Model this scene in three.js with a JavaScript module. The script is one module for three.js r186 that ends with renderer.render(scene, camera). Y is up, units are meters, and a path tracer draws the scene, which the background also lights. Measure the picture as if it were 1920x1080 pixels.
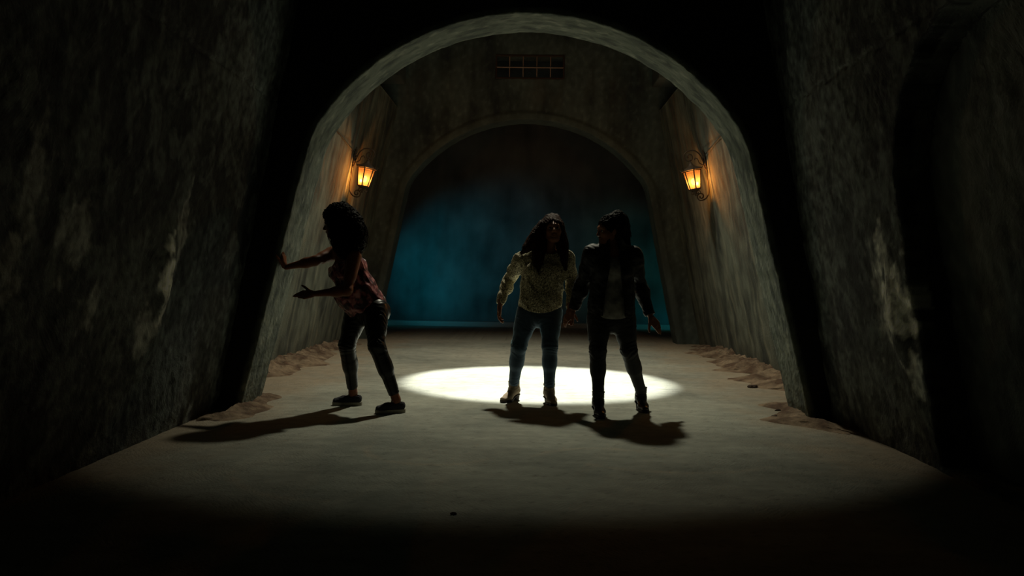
import * as THREE from 'three';
import { mergeGeometries } from 'three/addons/utils/BufferGeometryUtils.js';
import { RoundedBoxGeometry } from 'three/addons/geometries/RoundedBoxGeometry.js';
import { createNoise3D } from 'simplex-noise';

// ---------------------------------------------------------------- camera, light, exposure
const RAD = Math.PI / 180;
const scene = new THREE.Scene();
scene.background = new THREE.Color(0x000000);
const camera = new THREE.PerspectiveCamera(2 * Math.atan(540 / 1500) / RAD, 1920 / 1080, 0.05, 60);
camera.rotation.order = 'YXZ';
camera.position.set(0, 1.1, 0);
camera.rotation.set(-0.95 * RAD, 0.95 * RAD, 0.9 * RAD);
camera.updateMatrixWorld(true);
const renderer = new THREE.WebGLRenderer({ antialias: true });
renderer.toneMapping = THREE.LinearToneMapping;
renderer.toneMappingExposure = 1.0;
renderer.shadowMap.enabled = true;

function spot(color, intensity, at, to, angle, penumbra, soft) {
  const l = new THREE.SpotLight(color, intensity, 0, angle * RAD, penumbra, 2);
  l.position.set(...at); l.target.position.set(...to);
  l.castShadow = true; l.shadow.radius = soft; l.shadow.mapSize.set(2048, 2048); l.shadow.bias = -0.0005;
  scene.add(l, l.target); l.target.updateMatrixWorld(); l.updateMatrixWorld();
  return l;
}
const KEY = [0.22, 5.67, -9.4];                                    // one fitting under the vault: a hard core and its soft spill
spot(0xfffdf2, 450, KEY, [0.15, 0, -8.3], 14.5, 0.17, 2);
spot(0xfbf2d8, 66, KEY, [0.05, 0, -9.3], 50, 1.0, 6);
spot(0xf6f8da, 25, KEY, [0.0, 0, -6.6], 24, 1.0, 8);
// teal floods behind the pillars of the second arch, aimed at the back wall
spot(0x0490a6, 48, [-4.3, 0.5, -14.1], [-1.5, 1.25, -17.0], 23, 1.0, 6);
spot(0x05908e, 12, [4.3, 0.5, -14.1], [2.4, 1.15, -17.0], 25, 1.0, 6);
spot(0x0a9aac, 5, [-4.6, 0.3, -16.3], [-2.7, 0.05, -16.9], 20, 1.0, 4);
spot(0x0a9aac, 5, [4.6, 0.3, -16.3], [2.9, 0.05, -16.9], 20, 1.0, 4);

// ---------------------------------------------------------------- tools
const rng = (s) => () => { s |= 0; s = s + 0x6D2B79F5 | 0; let t = Math.imul(s ^ s >>> 15, 1 | s); t = t + Math.imul(t ^ t >>> 7, 61 | t) ^ t; return ((t ^ t >>> 14) >>> 0) / 4294967296; };
const rand = rng(7);
const N3 = createNoise3D(rng(11));
const fbm = (x, y, z, o = 4) => { let s = 0, a = 0.5; for (let i = 0; i < o; i++) { s += a * N3(x, y, z); x = x * 2.03 + 7.1; y = y * 2.03 + 3.3; z = z * 2.03 + 1.7; a *= 0.5; } return s; };
const clamp = (x, a = 0, b = 1) => x < a ? a : x > b ? b : x;
const ss = (a, b, x) => { const t = clamp((x - a) / (b - a)); return t * t * (3 - 2 * t); };
const lerp = (a, b, t) => a + (b - a) * t;
const mix3 = (a, b, t) => [lerp(a[0], b[0], t), lerp(a[1], b[1], t), lerp(a[2], b[2], t)];
const mul3 = (a, k) => [a[0] * k, a[1] * k, a[2] * k];
const smin = (a, b, k) => { const h = Math.max(k - Math.abs(a - b), 0) / k; return Math.min(a, b) - h * h * k * 0.25; };
const smax = (a, b, k) => -smin(-a, -b, k);
const V = (x, y, z) => new THREE.Vector3(x, y, z);
// the point of the place that stands `d` metres in front of the camera's plane where a pixel of the photograph shows it
function at(px, py, d) {
  const p = V(px / 960 - 1, 1 - py / 540, 0.5).unproject(camera).sub(camera.position);
  return p.multiplyScalar(-d / p.z).add(camera.position);
}
const used = {};
const numbered = (n) => { const k = used[n] = (used[n] ?? -1) + 1; return k ? `${n}_${String(k).padStart(3, '0')}` : n; };
function tag(o, label, category, group, kind) { if (label) o.userData.label = label; if (category) o.userData.category = category; if (group) o.userData.group = group; if (kind) o.userData.kind = kind; return o; }
function mesh(name, geo, mat, parent = scene) {
  const m = new THREE.Mesh(geo, mat); m.name = parent === scene ? numbered(name) : name;
  m.castShadow = m.receiveShadow = true; parent.add(m); return m;
}
function struct(name, geo, mat, parent = scene) { const m = mesh(name, geo, mat, parent); m.userData.kind = 'structure'; return m; }
function base(name, p) { const g = new THREE.Group(); g.name = numbered(name); g.position.copy(p); scene.add(g); return g; }

// surface nets: the zero level of f inside a box, on a grid of `cell`; blocks far from the surface are skipped
function net(f, lo, hi, cell, color, margin = 1.6) {
  const n = [0, 1, 2].map((i) => Math.max(2, Math.ceil((hi[i] - lo[i]) / cell) + 1)), [nx, ny, nz] = n;
  const val = new Float32Array(nx * ny * nz).fill(NaN), B = 6, id = (i, j, k) => (k * ny + j) * nx + i;
  const get = (i, j, k) => { const q = id(i, j, k); let v = val[q]; if (v !== v) v = val[q] = f(lo[0] + i * cell, lo[1] + j * cell, lo[2] + k * cell); return v; };
  const pos = [], cellId = new Map(), live = [];
  for (let K = 0; K < nz - 1; K += B) for (let J = 0; J < ny - 1; J += B) for (let I = 0; I < nx - 1; I += B) {
    const c = f(lo[0] + (I + B / 2) * cell, lo[1] + (J + B / 2) * cell, lo[2] + (K + B / 2) * cell);
    if (Math.abs(c) > B * cell * 0.87 * margin) continue;
    for (let k = K; k < Math.min(K + B, nz - 1); k++) for (let j = J; j < Math.min(J + B, ny - 1); j++) for (let i = I; i < Math.min(I + B, nx - 1); i++) {
      const v = [get(i, j, k), get(i + 1, j, k), get(i, j + 1, k), get(i + 1, j + 1, k), get(i, j, k + 1), get(i + 1, j, k + 1), get(i, j + 1, k + 1), get(i + 1, j + 1, k + 1)];
      let s = 0; for (let q = 0; q < 8; q++) if (v[q] < 0) s++;
      if (!s || s === 8) continue;
      let x = 0, y = 0, z = 0, m = 0;
      for (let a = 0; a < 8; a++) for (const bit of [1, 2, 4]) {
        if (a & bit) continue;
        const b = a | bit; if ((v[a] < 0) === (v[b] < 0)) continue;
        const t = v[a] / (v[a] - v[b]);
        x += (a & 1) + (bit === 1 ? t : 0); y += ((a >> 1) & 1) + (bit === 2 ? t : 0); z += (a >> 2) + (bit === 4 ? t : 0); m++;
      }
      cellId.set(id(i, j, k), pos.length / 3); live.push(i, j, k);
      pos.push(lo[0] + (i + x / m) * cell, lo[1] + (j + y / m) * cell, lo[2] + (k + z / m) * cell);
    }
  }
  const idx = [], quad = (a, b, c, d, flip) => { if (a === undefined || b === undefined || c === undefined || d === undefined) return; flip ? idx.push(a, c, b, a, d, c) : idx.push(a, b, c, a, c, d); };
  for (let q = 0; q < live.length; q += 3) {
    const i = live[q], j = live[q + 1], k = live[q + 2], v0 = get(i, j, k) < 0;
    const c = (a, b, d) => cellId.get(id(i + a, j + b, k + d));
    if (j && k && v0 !== get(i + 1, j, k) < 0) quad(c(0, -1, -1), c(0, 0, -1), c(0, 0, 0), c(0, -1, 0), !v0);
    if (i && k && v0 !== get(i, j + 1, k) < 0) quad(c(-1, 0, -1), c(-1, 0, 0), c(0, 0, 0), c(0, 0, -1), !v0);
    if (i && j && v0 !== get(i, j, k + 1) < 0) quad(c(-1, -1, 0), c(0, -1, 0), c(0, 0, 0), c(-1, 0, 0), !v0);
  }
  const g = new THREE.BufferGeometry();
  g.setAttribute('position', new THREE.Float32BufferAttribute(pos, 3));
  g.setIndex(idx);
  const nor = new Float32Array(pos.length), e = cell * 0.6, col = color && new Float32Array(pos.length);
  for (let q = 0; q < pos.length; q += 3) {
    const x = pos[q], y = pos[q + 1], z = pos[q + 2];
    let a = f(x + e, y, z) - f(x - e, y, z), b = f(x, y + e, z) - f(x, y - e, z), c = f(x, y, z + e) - f(x, y, z - e);
    const l = Math.hypot(a, b, c) || 1; nor[q] = a / l; nor[q + 1] = b / l; nor[q + 2] = c / l;
    if (color) { const r = color(x, y, z, nor[q], nor[q + 1], nor[q + 2]); col[q] = r[0]; col[q + 1] = r[1]; col[q + 2] = r[2]; }
  }
  g.setAttribute('normal', new THREE.BufferAttribute(nor, 3));
  if (color) g.setAttribute('color', new THREE.BufferAttribute(col, 3));
  return g;
}
// uv in metres, by the main direction of the normal; round an opening (yc given) by the angle about its centre and the depth
function planar(g, s = 1, yc) {
  const p = g.attributes.position, n = g.attributes.normal, uv = new Float32Array(p.count * 2);
  for (let i = 0; i < p.count; i++) {
    const ax = Math.abs(n.getX(i)), ay = Math.abs(n.getY(i)), az = Math.abs(n.getZ(i));
    const [u, v] = yc !== undefined ? (az > 0.7 ? [p.getX(i), p.getY(i)] : [p.getZ(i), 2 * Math.atan2(p.getX(i), p.getY(i) - yc)]) : ay > ax && ay > az ? [p.getX(i), p.getZ(i)] : ax > az ? [p.getZ(i), p.getY(i)] : [p.getX(i), p.getY(i)];
    uv[2 * i] = u / s; uv[2 * i + 1] = v / s;
  }
  g.setAttribute('uv', new THREE.BufferAttribute(uv, 2)); return g;
}
function paint(g, c) {                                             // one vertex colour all over, or by a function of the place
  const p = g.attributes.position, a = new Float32Array(p.count * 3);
  for (let i = 0; i < p.count; i++) { const r = typeof c === 'function' ? c(p.getX(i), p.getY(i), p.getZ(i)) : c; a.set(r, 3 * i); }
  g.setAttribute('color', new THREE.BufferAttribute(a, 3)); return g;
}
function merge(list) {
  const all = list.map((g) => {
    g = g.index ? g.toNonIndexed() : g;
    for (const k of Object.keys(g.attributes)) if (!['position', 'normal', 'uv', 'color'].includes(k)) g.deleteAttribute(k);
    return g;
  });
  for (const k of ['uv', 'color', 'normal']) if (!all.every((g) => g.attributes[k])) all.forEach((g) => g.deleteAttribute(k));
  return mergeGeometries(all);
}
const box = (w, h, d, x, y, z) => new THREE.BoxGeometry(w, h, d).translate(x, y, z);
const rbox = (w, h, d, r, x, y, z) => new RoundedBoxGeometry(w, h, d, 2, r).translate(x, y, z);
const tube = (pts, r, seg = 24, rad = 8) => new THREE.TubeGeometry(new THREE.CatmullRomCurve3(pts.map((p) => Array.isArray(p) ? V(...p) : p)), seg, r, rad);
function taper(pts, r0, r1, seg = 10, rad = 5) {                   // a tube that thins towards its end
  const c = new THREE.CatmullRomCurve3(pts), g = new THREE.TubeGeometry(c, seg, 1, rad), p = g.attributes.position, q = V(0, 0, 0);
  for (let i = 0; i <= seg; i++) { const o = c.getPointAt(i / seg), r = lerp(r0, r1, i / seg); for (let j = 0; j <= rad; j++) { const n = i * (rad + 1) + j; q.fromBufferAttribute(p, n).sub(o).multiplyScalar(r).add(o); p.setXYZ(n, q.x, q.y, q.z); } }
  return g;
}
// a slab whose front face (P(u,v) + relief along n) is a fine grid, with a flat back and closed edges
function relief(P, n, thick, us, vs, disp, color) {
  const nu = us.length, nv = vs.length, pos = [], col = [], uv = [], idx = [];
  for (let s = 0; s < 2; s++) for (let j = 0; j < nv; j++) for (let i = 0; i < nu; i++) {
    const p = P(us[i], vs[j]), k = s ? -thick : disp(p.x, p.y, p.z);
    pos.push(p.x + n.x * k, p.y + n.y * k, p.z + n.z * k); uv.push(us[i], vs[j]); col.push(...color(p.x, p.y, p.z, k));
  }
  const o = nu * nv, a = (s, i, j) => s * o + j * nu + i;
  for (let j = 0; j < nv - 1; j++) for (let i = 0; i < nu - 1; i++) {
    idx.push(a(0, i, j), a(0, i + 1, j), a(0, i + 1, j + 1), a(0, i, j), a(0, i + 1, j + 1), a(0, i, j + 1));
    if (!(i % 8) && !(j % 8)) { const I = Math.min(i + 8, nu - 1), J = Math.min(j + 8, nv - 1); idx.push(a(1, i, j), a(1, I, J), a(1, I, j), a(1, i, j), a(1, i, J), a(1, I, J)); }
  }
  for (let i = 0; i < nu - 1; i++) for (const j of [0, nv - 1]) idx.push(a(0, i, j), a(1, i, j), a(1, i + 1, j), a(0, i, j), a(1, i + 1, j), a(0, i + 1, j));
  for (let j = 0; j < nv - 1; j++) for (const i of [0, nu - 1]) idx.push(a(0, i, j), a(1, i, j), a(1, i, j + 1), a(0, i, j), a(1, i, j + 1), a(0, i, j + 1));
  let g = new THREE.BufferGeometry();
  g.setAttribute('position', new THREE.Float32BufferAttribute(pos, 3));
  g.setAttribute('uv', new THREE.Float32BufferAttribute(uv, 2));
  g.setAttribute('color', new THREE.Float32BufferAttribute(col, 3));
  g.setIndex(idx); g.computeVertexNormals();
  return g;
}
const steps = (a, b, s) => { const n = Math.max(1, Math.round(Math.abs(b - a) / s)); return Array.from({ length: n + 1 }, (_, i) => a + (b - a) * i / n); };

// ---------------------------------------------------------------- surfaces
function grainTexture(size, f) {
  const d = new Uint8Array(size * size * 4);
  for (let j = 0; j < size; j++) for (let i = 0; i < size; i++) { const v = 255 * clamp(f(i / size, j / size)); d.set([v, v, v, 255], 4 * (j * size + i)); }
  const t = new THREE.DataTexture(d, size, size); t.wrapS = t.wrapT = THREE.RepeatWrapping; t.magFilter = THREE.LinearFilter; t.needsUpdate = true; return t;
}
const loop = (u, v, k, o, s = 0) => { const a = u * 2 * Math.PI, b = v * 2 * Math.PI; return fbm(Math.cos(a) * k + Math.cos(b) * k * 0.7 + s, Math.sin(a) * k + s * 2, Math.sin(b) * k + Math.cos(b) * 0.3, o); };
const grain = grainTexture(512, (u, v) => 0.5 + 0.45 * loop(u, v, 6, 5) + 0.12 * N3(u * 160, v * 160, 3));
const weave = grainTexture(128, (u, v) => 0.5 + 0.3 * Math.sin(u * 2 * Math.PI * 32) * Math.sin(v * 2 * Math.PI * 32) + 0.2 * N3(u * 40, v * 40, 9));
const M = {};
const concrete = (name, rough, bump, extra) => new THREE.MeshStandardMaterial({ name, color: 0xffffff, vertexColors: true, roughness: rough, bumpMap: grain, bumpScale: bump, ...extra });
M.wall = concrete('weathered concrete', 0.92, 0.004);
M.plaster = concrete('flaking plaster', 0.85, 0.005);
M.sand = concrete('sandy soil', 1.0, 0.006);
M.iron = new THREE.MeshStandardMaterial({ name: 'wrought iron', color: 0x46392c, roughness: 0.6, metalness: 0.45, bumpMap: grain, bumpScale: 0.0006 });
M.bar = new THREE.MeshStandardMaterial({ name: 'rusted bar', color: 0x9a8474, roughness: 0.8, metalness: 0.2 });
M.wire = new THREE.MeshStandardMaterial({ name: 'black cable', color: 0x14120f, roughness: 0.7 });
M.amber = new THREE.MeshPhysicalMaterial({ name: 'frosted amber glass', color: 0xffd08a, roughness: 0.2, transmission: 0.96, thickness: 0, ior: 1.45, emissive: 0xff9430, emissiveIntensity: 0.22 });
M.bulb = new THREE.MeshStandardMaterial({ name: 'glowing bulb', color: 0xffe0a8, emissive: 0xffd8a0, emissiveIntensity: 3 });

// ---------------------------------------------------------------- the setting
const BATTER = 0.19, tilt = 1 / Math.hypot(1, BATTER);
const GREY = [0.125, 0.142, 0.122], DARK = [0.035, 0.04, 0.037], RUST = [0.12, 0.075, 0.045], PALE = [0.24, 0.26, 0.22];
function weather(x, y, z, s) {                                     // mottled concrete with runs of water down it
  const run = fbm(x * 3.1 + s, y * 0.35, z * 3.1 + s, 4), blot = fbm(x * 1.1 + s, y * 0.9, z * 1.1 - s, 4), fine = fbm(x * 9, y * 6, z * 9 + s, 3);
  let c = mix3(GREY, DARK, clamp(0.28 + blot * 0.9 + run * 0.75));
  c = mix3(c, PALE, clamp(fine * 0.7 - 0.12) * 0.7);
  return mul3(c, 0.9 + 0.35 * fine);
}
// opening of an arch: leaning jambs below, a segment of a circle above
function opening(x, y, spring, half, batter, top) {
  const rise = top - spring, R = (half * half + rise * rise) / (2 * rise), yc = top - R;
  const jamb = (Math.abs(x) - half - (spring - y) * batter) / Math.hypot(1, batter);
  const ring = y > yc ? Math.hypot(x, y - yc) - R : Math.abs(x) - R - (yc - y) * 0.6;
  return smax(jamb, ring, 0.05);
}
// first arch, a thick wall across the passage
const Z1 = -6.27, T1 = 0.52;
{
  const f = (x, y, z) => {
    const chip = 0.006 * fbm(x * 3, y * 3, z * 3, 3) + 0.002 * N3(x * 30, y * 30, z * 30);
    const op = opening(x, y, 2.17, 1.70, 0.249, 3.14) + chip + 0.004 * N3(x * 7, y * 7, 5);
    const slab = Math.max(z - Z1, Z1 - T1 - z) + 0.003 * N3(x * 9, y * 9, z * 9);
    return smax(slab, -op, 0.018);
  };
  const tone = (x, y, z) => {
    const m = fbm(x * 2.2 + 4, y * 2.2, z * 6, 4), fl = fbm(x * 5, y * 5, z * 9 + 4, 3);
    let c = mix3([0.17, 0.195, 0.155], [0.065, 0.082, 0.07], clamp(0.35 + m * 1.4));
    c = mix3(c, [0.3, 0.32, 0.25], clamp(fl * 1.8 - 0.3) * 0.8);
    const spl = fbm(x * 6, y * 6, z * 9 + 2, 2); c = mix3(c, [0.05, 0.062, 0.055], ss(0.1, 0.5, spl) * 0.6);
    c = mix3(c, [0.012, 0.013, 0.012], ss(0.025, 0.06, opening(x, y, 2.17, 1.70, 0.249, 3.14) + 0.01 * fl) * ss(Z1 - 0.3, Z1 - 0.15, z));   // shade of the unlit outer face, painted in as near-black
    return mul3(c, 0.95 + 0.2 * fl);
  };
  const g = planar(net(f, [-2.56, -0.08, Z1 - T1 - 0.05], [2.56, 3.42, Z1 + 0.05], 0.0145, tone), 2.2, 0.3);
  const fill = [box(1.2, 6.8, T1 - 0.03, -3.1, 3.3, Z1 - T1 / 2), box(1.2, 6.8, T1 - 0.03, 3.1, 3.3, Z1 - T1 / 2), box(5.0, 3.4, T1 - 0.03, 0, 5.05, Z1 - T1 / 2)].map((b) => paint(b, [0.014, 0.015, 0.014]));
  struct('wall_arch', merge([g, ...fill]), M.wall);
}
// second arch, farther in, taller, with a raised lip round the opening and a barred vent above it
const Z2 = -13.2, T2 = 0.42;
const GRATE = [-0.54, 4.33, 0.58, 4.71];
{
  const lip = (x, y) => opening(x, y, 2.58, 1.98, 0.205, 3.65);
  const f = (x, y, z) => {
    const o = lip(x, y) + 0.004 * N3(x * 6, y * 6, 2), front = Z2 + 0.03 * (1 - ss(0.09, 0.17, o)) + 0.008 * fbm(x * 2, y * 2, 1, 3);
    let d = Math.max(z - front, Z2 - T2 - z);
    d = smax(d, -o, 0.02);
    const hole = Math.max(GRATE[0] - x, x - GRATE[2], GRATE[1] - y, y - GRATE[3]) + 0.004 * N3(x * 12, y * 12, 0);
    return smax(d, -hole, 0.015);
  };
  const tone = (x, y, z) => {
    let c = weather(x, y, z, 31);
    c = mix3(c, RUST, 0.3 * clamp(fbm(x * 2.5, y * 0.6, 8, 3) * 2 - 0.1) * ss(5.2, 4.2, y) * ss(3.6, 4.1, y));
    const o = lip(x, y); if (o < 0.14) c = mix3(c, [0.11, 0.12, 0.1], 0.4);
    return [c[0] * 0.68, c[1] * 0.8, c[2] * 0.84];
  };
  const g = planar(net(f, [-3.2, -0.08, Z2 - T2 - 0.05], [3.2, 6.5, Z2 + 0.1], 0.026, tone), 2.2, 0.3);
  const fill = [-1, 1].map((s) => paint(box(2.6, 6.8, T2, s * 4.45, 3.3, Z2 - T2 / 2), DARK));
  struct('wall_inner_arch', merge([g, ...fill]), M.wall);
  const w = new THREE.Group(); w.name = 'window_1'; w.userData.kind = 'structure'; scene.add(w);
  w.position.set((GRATE[0] + GRATE[2]) / 2, (GRATE[1] + GRATE[3]) / 2, Z2 - 0.025);
  const W = GRATE[2] - GRATE[0], H = GRATE[3] - GRATE[1];
  mesh('window_frame', merge([rbox(W + 0.02, 0.03, 0.05, 0.006, 0, H / 2 - 0.005, 0), rbox(W + 0.02, 0.03, 0.05, 0.006, 0, -H / 2 + 0.005, 0), rbox(0.03, H, 0.05, 0.006, -W / 2 + 0.005, 0, 0), rbox(0.03, H, 0.05, 0.006, W / 2 - 0.005, 0, 0)]), M.iron, w);
  for (let i = 1; i < 5; i++) mesh('bar', new THREE.CylinderGeometry(0.009, 0.009, H, 10).translate(-W / 2 + W * i / 5, 0, 0), M.bar, w);
  mesh('bar', new THREE.CylinderGeometry(0.01, 0.01, W, 10).rotateZ(Math.PI / 2).translate(0, -0.01, 0.016), M.bar, w);
}
// floor
const drift = (x, z) => 0.006 * fbm(x * 0.9, z * 0.9, 4, 3) + 0.0025 * fbm(x * 5, z * 5, 9, 3);
{
  const tone = (x, y, z) => {
    const big = fbm(x * 0.7, 1, z * 0.7, 4), scuff = fbm(x * 2.2, 5, z * 7.5, 4), speck = N3(x * 26, 3, z * 26);
    let c = mix3([0.315, 0.328, 0.275], [0.19, 0.203, 0.172], clamp(0.42 + big * 0.9 + scuff * 0.5));
    c = mix3(c, [0.32, 0.25, 0.165], ss(1.5, 2.5, Math.abs(x) + 0.4 * fbm(x * 1.5, 2, z * 1.5, 3)) * 0.75);
    for (const [cx, cz, r, a0, a1] of [[-0.55, -5.0, 0.42, 0.6, 3.3], [0.5, -4.6, 0.5, 3.6, 5.6], [0.9, -5.4, 0.9, 0.9, 2.2], [-0.9, -4.5, 0.7, 1.6, 2.9]]) {   // curved scrape marks
      const r1 = Math.hypot(x - cx, z - cz), an = (Math.atan2(z - cz, x - cx) + 6.283) % 6.283;
      if (an > a0 && an < a1) c = mix3(c, [0.42, 0.35, 0.25], 0.45 * Math.exp(-((r1 - r) ** 2) / 0.0006) * (0.6 + 0.5 * N3(x * 9, z * 9, 1)));
    }
    return mul3(c, (speck > 0.82 ? 0.7 : 1) * (0.94 + 0.18 * fbm(x * 8, 2, z * 8, 2)));
  };
  const g = relief((u, v) => V(u, 0, -v), V(0, 1, 0), 0.25, [-5.6, ...steps(-3, 3, 0.024), 5.6], [-2.6, 0, 1.5, ...steps(2.6, 10, 0.024), ...steps(10.05, 13.5, 0.05), 15, 17.6], drift, tone);
  struct('floor', g, new THREE.MeshStandardMaterial({ name: 'dusty concrete floor', vertexColors: true, roughness: 0.88, bumpMap: grain, bumpScale: 0.005 }));
}
// the passage near the camera: battered walls of flaking plaster with one horizontal joint
const xNear = (y) => 2.43 - BATTER * y;
const flake = (s, h, k) => {                                       // relief: lumps, broken skins of plaster, a groove at the joint
  const a = fbm(s * 1.3 + k, h * 1.1, k, 4), b = fbm(s * 3.4 + k, h * 2.6, k + 9, 5), c = fbm(s * 14, h * 10, k, 3);
  return 0.018 * a + 0.005 * ss(0.0, 0.14, b) + 0.004 * ss(-0.26, -0.12, b) + 0.003 * c - 0.012 * Math.exp(-(((h - 2.42 - 0.01 * N3(s * 4, k, 1)) / 0.008) ** 2)) ;
};
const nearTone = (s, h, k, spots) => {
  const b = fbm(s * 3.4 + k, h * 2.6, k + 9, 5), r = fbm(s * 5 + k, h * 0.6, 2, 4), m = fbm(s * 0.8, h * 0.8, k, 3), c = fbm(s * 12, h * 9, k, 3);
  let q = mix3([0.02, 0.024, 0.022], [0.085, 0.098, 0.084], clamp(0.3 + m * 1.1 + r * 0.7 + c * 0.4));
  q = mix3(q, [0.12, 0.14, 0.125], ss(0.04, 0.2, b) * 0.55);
  for (const [S, H, rs, rh, w] of spots) {  // pale whitewash patches, with the light caught on the relief painted into them
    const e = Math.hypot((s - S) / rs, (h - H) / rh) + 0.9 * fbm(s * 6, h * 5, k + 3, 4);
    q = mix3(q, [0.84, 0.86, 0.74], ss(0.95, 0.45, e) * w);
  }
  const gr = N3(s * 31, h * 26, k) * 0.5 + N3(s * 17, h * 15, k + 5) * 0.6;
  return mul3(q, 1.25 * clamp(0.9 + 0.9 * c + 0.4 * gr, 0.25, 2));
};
{
  const n = V(tilt, -BATTER * tilt, 0);
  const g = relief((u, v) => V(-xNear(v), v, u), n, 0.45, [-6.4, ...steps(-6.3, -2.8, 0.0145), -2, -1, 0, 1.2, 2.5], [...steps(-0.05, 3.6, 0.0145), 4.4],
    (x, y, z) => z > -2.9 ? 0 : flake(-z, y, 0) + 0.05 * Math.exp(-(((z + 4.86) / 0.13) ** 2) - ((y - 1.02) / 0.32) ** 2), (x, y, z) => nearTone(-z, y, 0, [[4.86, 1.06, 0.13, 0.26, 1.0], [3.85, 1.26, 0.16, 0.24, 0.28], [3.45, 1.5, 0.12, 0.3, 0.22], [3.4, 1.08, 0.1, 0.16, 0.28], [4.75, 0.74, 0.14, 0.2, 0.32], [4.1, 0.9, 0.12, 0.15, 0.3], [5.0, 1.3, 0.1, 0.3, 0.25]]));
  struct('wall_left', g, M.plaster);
}
{
  // right: the same wall with an arched niche cut into it
  const f = (x, y, z) => {
    const s = -z, h = (x - xNear(y)) * tilt;                       // depth behind the face
    if (h < -0.16) return -h - 0.05;
    let d = Math.max(-h - (h > 0.16 ? 0 : flake(s, y, 40)) - 0.06 * Math.exp(-(((s - 4.86) / 0.12) ** 2) - ((y - 0.85) / 0.3) ** 2), h - 0.95);
    const u = (s - 3.72) / 1, w = 0.93, R = w;
    const arch = y > 1.5 ? Math.hypot(u, (y - 1.5) * 1.02) - R : Math.abs(u) - R;
    const niche = Math.max(arch, h - 0.2 - 0.012 * fbm(s * 3, y * 3, 2, 3), 0.035 - y) + 0.014 * fbm(s * 5, y * 4, 6, 4);
    return smax(d, -niche, 0.03);
  };
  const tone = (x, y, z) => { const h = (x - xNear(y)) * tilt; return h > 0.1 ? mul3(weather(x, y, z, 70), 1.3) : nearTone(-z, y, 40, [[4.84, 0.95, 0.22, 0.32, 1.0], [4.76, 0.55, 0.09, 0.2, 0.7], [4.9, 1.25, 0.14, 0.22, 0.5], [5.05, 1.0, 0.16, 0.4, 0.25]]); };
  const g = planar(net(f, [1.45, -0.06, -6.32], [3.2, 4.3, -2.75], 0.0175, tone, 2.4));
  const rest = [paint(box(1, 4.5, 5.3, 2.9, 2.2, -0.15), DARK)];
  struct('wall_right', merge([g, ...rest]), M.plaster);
}
struct('wall_back', planar(paint(box(8, 4.8, 0.3, 0, 2.2, 2.45), DARK)), M.wall);
struct('ceiling', planar(paint(box(8, 0.3, 9.2, 0, 4.4, -2.0), (x, y, z) => weather(x, y, z, 5))), M.wall);
struct('ceiling_inner', planar(paint(box(11.6, 0.3, 11.6, 0, 6.75, -12.0), (x, y, z) => weather(x, y, z, 6))), M.wall);
// the vault between the two arches: battered lamp walls with a ledge on top
const xLamp = (y) => 2.88 - BATTER * y;
for (const s of [-1, 1]) {
  const tone = (x, y, z) => {
    const q = z * 5.2 + s * 20, slant = z + 0.05 * y, wob = 0.12 * fbm(z * 2, y * 1.4, s, 3), st = fbm((slant + wob) * 2.4 + s * 7, y * 0.3, s, 5), st2 = fbm((slant + wob) * 5 + s * 3, y * 0.45, 4, 4), b = fbm(z * 1.6, y * 1.4, s * 5, 5);
    let c = mix3([0.14, 0.157, 0.122], [0.04, 0.05, 0.042], clamp(0.36 + st * 1.3 + b * 0.85));
    c = mix3(c, [0.2, 0.13, 0.07], clamp(0.1 + st2 * 1.6 - 0.1) * 0.7 * ss(1.2, 2.6, y + b));
    c = mix3(c, [0.27, 0.27, 0.19], clamp(st2 * -2.2 - 0.35) * 0.5);
    if (Math.abs(z + 9.6) < 0.14) c = mix3(c, [0.2, 0.07, 0.035], 0.55 * ss(2.4, 3.4, y) * ss(0.14, 0.05, Math.abs(z + 9.6)));
    const joint = Math.exp(-(((y - 2.83) / 0.012) ** 2)) * ss(-10.9, -10.6, z);
    return mul3(c, (0.85 + 0.4 * fbm(q, y * 3, 1, 3)) * (1 - 0.5 * joint));
  };
  const g = relief((u, v) => V(s * xLamp(v), v, s < 0 ? u : -20 - u), V(-s * tilt, -BATTER * tilt, 0), 0.4, s < 0 ? steps(-13.3, -6.6, 0.022) : steps(-13.4, -6.7, 0.022), steps(-0.05, 3.83, 0.022),
    (x, y, z) => 0.012 * fbm(z * 1.5, y * 1.2, s, 3) + 0.004 * fbm(z * 9, y * 4, s, 3) - 0.012 * Math.exp(-(((y - 2.83) / 0.012) ** 2)) * ss(-10.9, -10.6, z), tone);
  struct(s < 0 ? 'wall_vault_left' : 'wall_vault_right', g, M.wall);
  struct(s < 0 ? 'wall_outer_left' : 'wall_outer_right', planar(paint(box(0.4, 6.9, 6.7, s * 3.45, 3.3, -9.95), (x, y, z) => mul3(weather(x, y, z, 8), 0.35))), M.wall);
  struct('trim_' + (s < 0 ? 1 : 2), planar(paint(rbox(0.5, 0.5, 0.62, 0.02, s * 2.25, 4.42, -12.75), (x, y, z) => weather(x * 3, y * 3, z * 3, 12))), M.wall);
}
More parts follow.
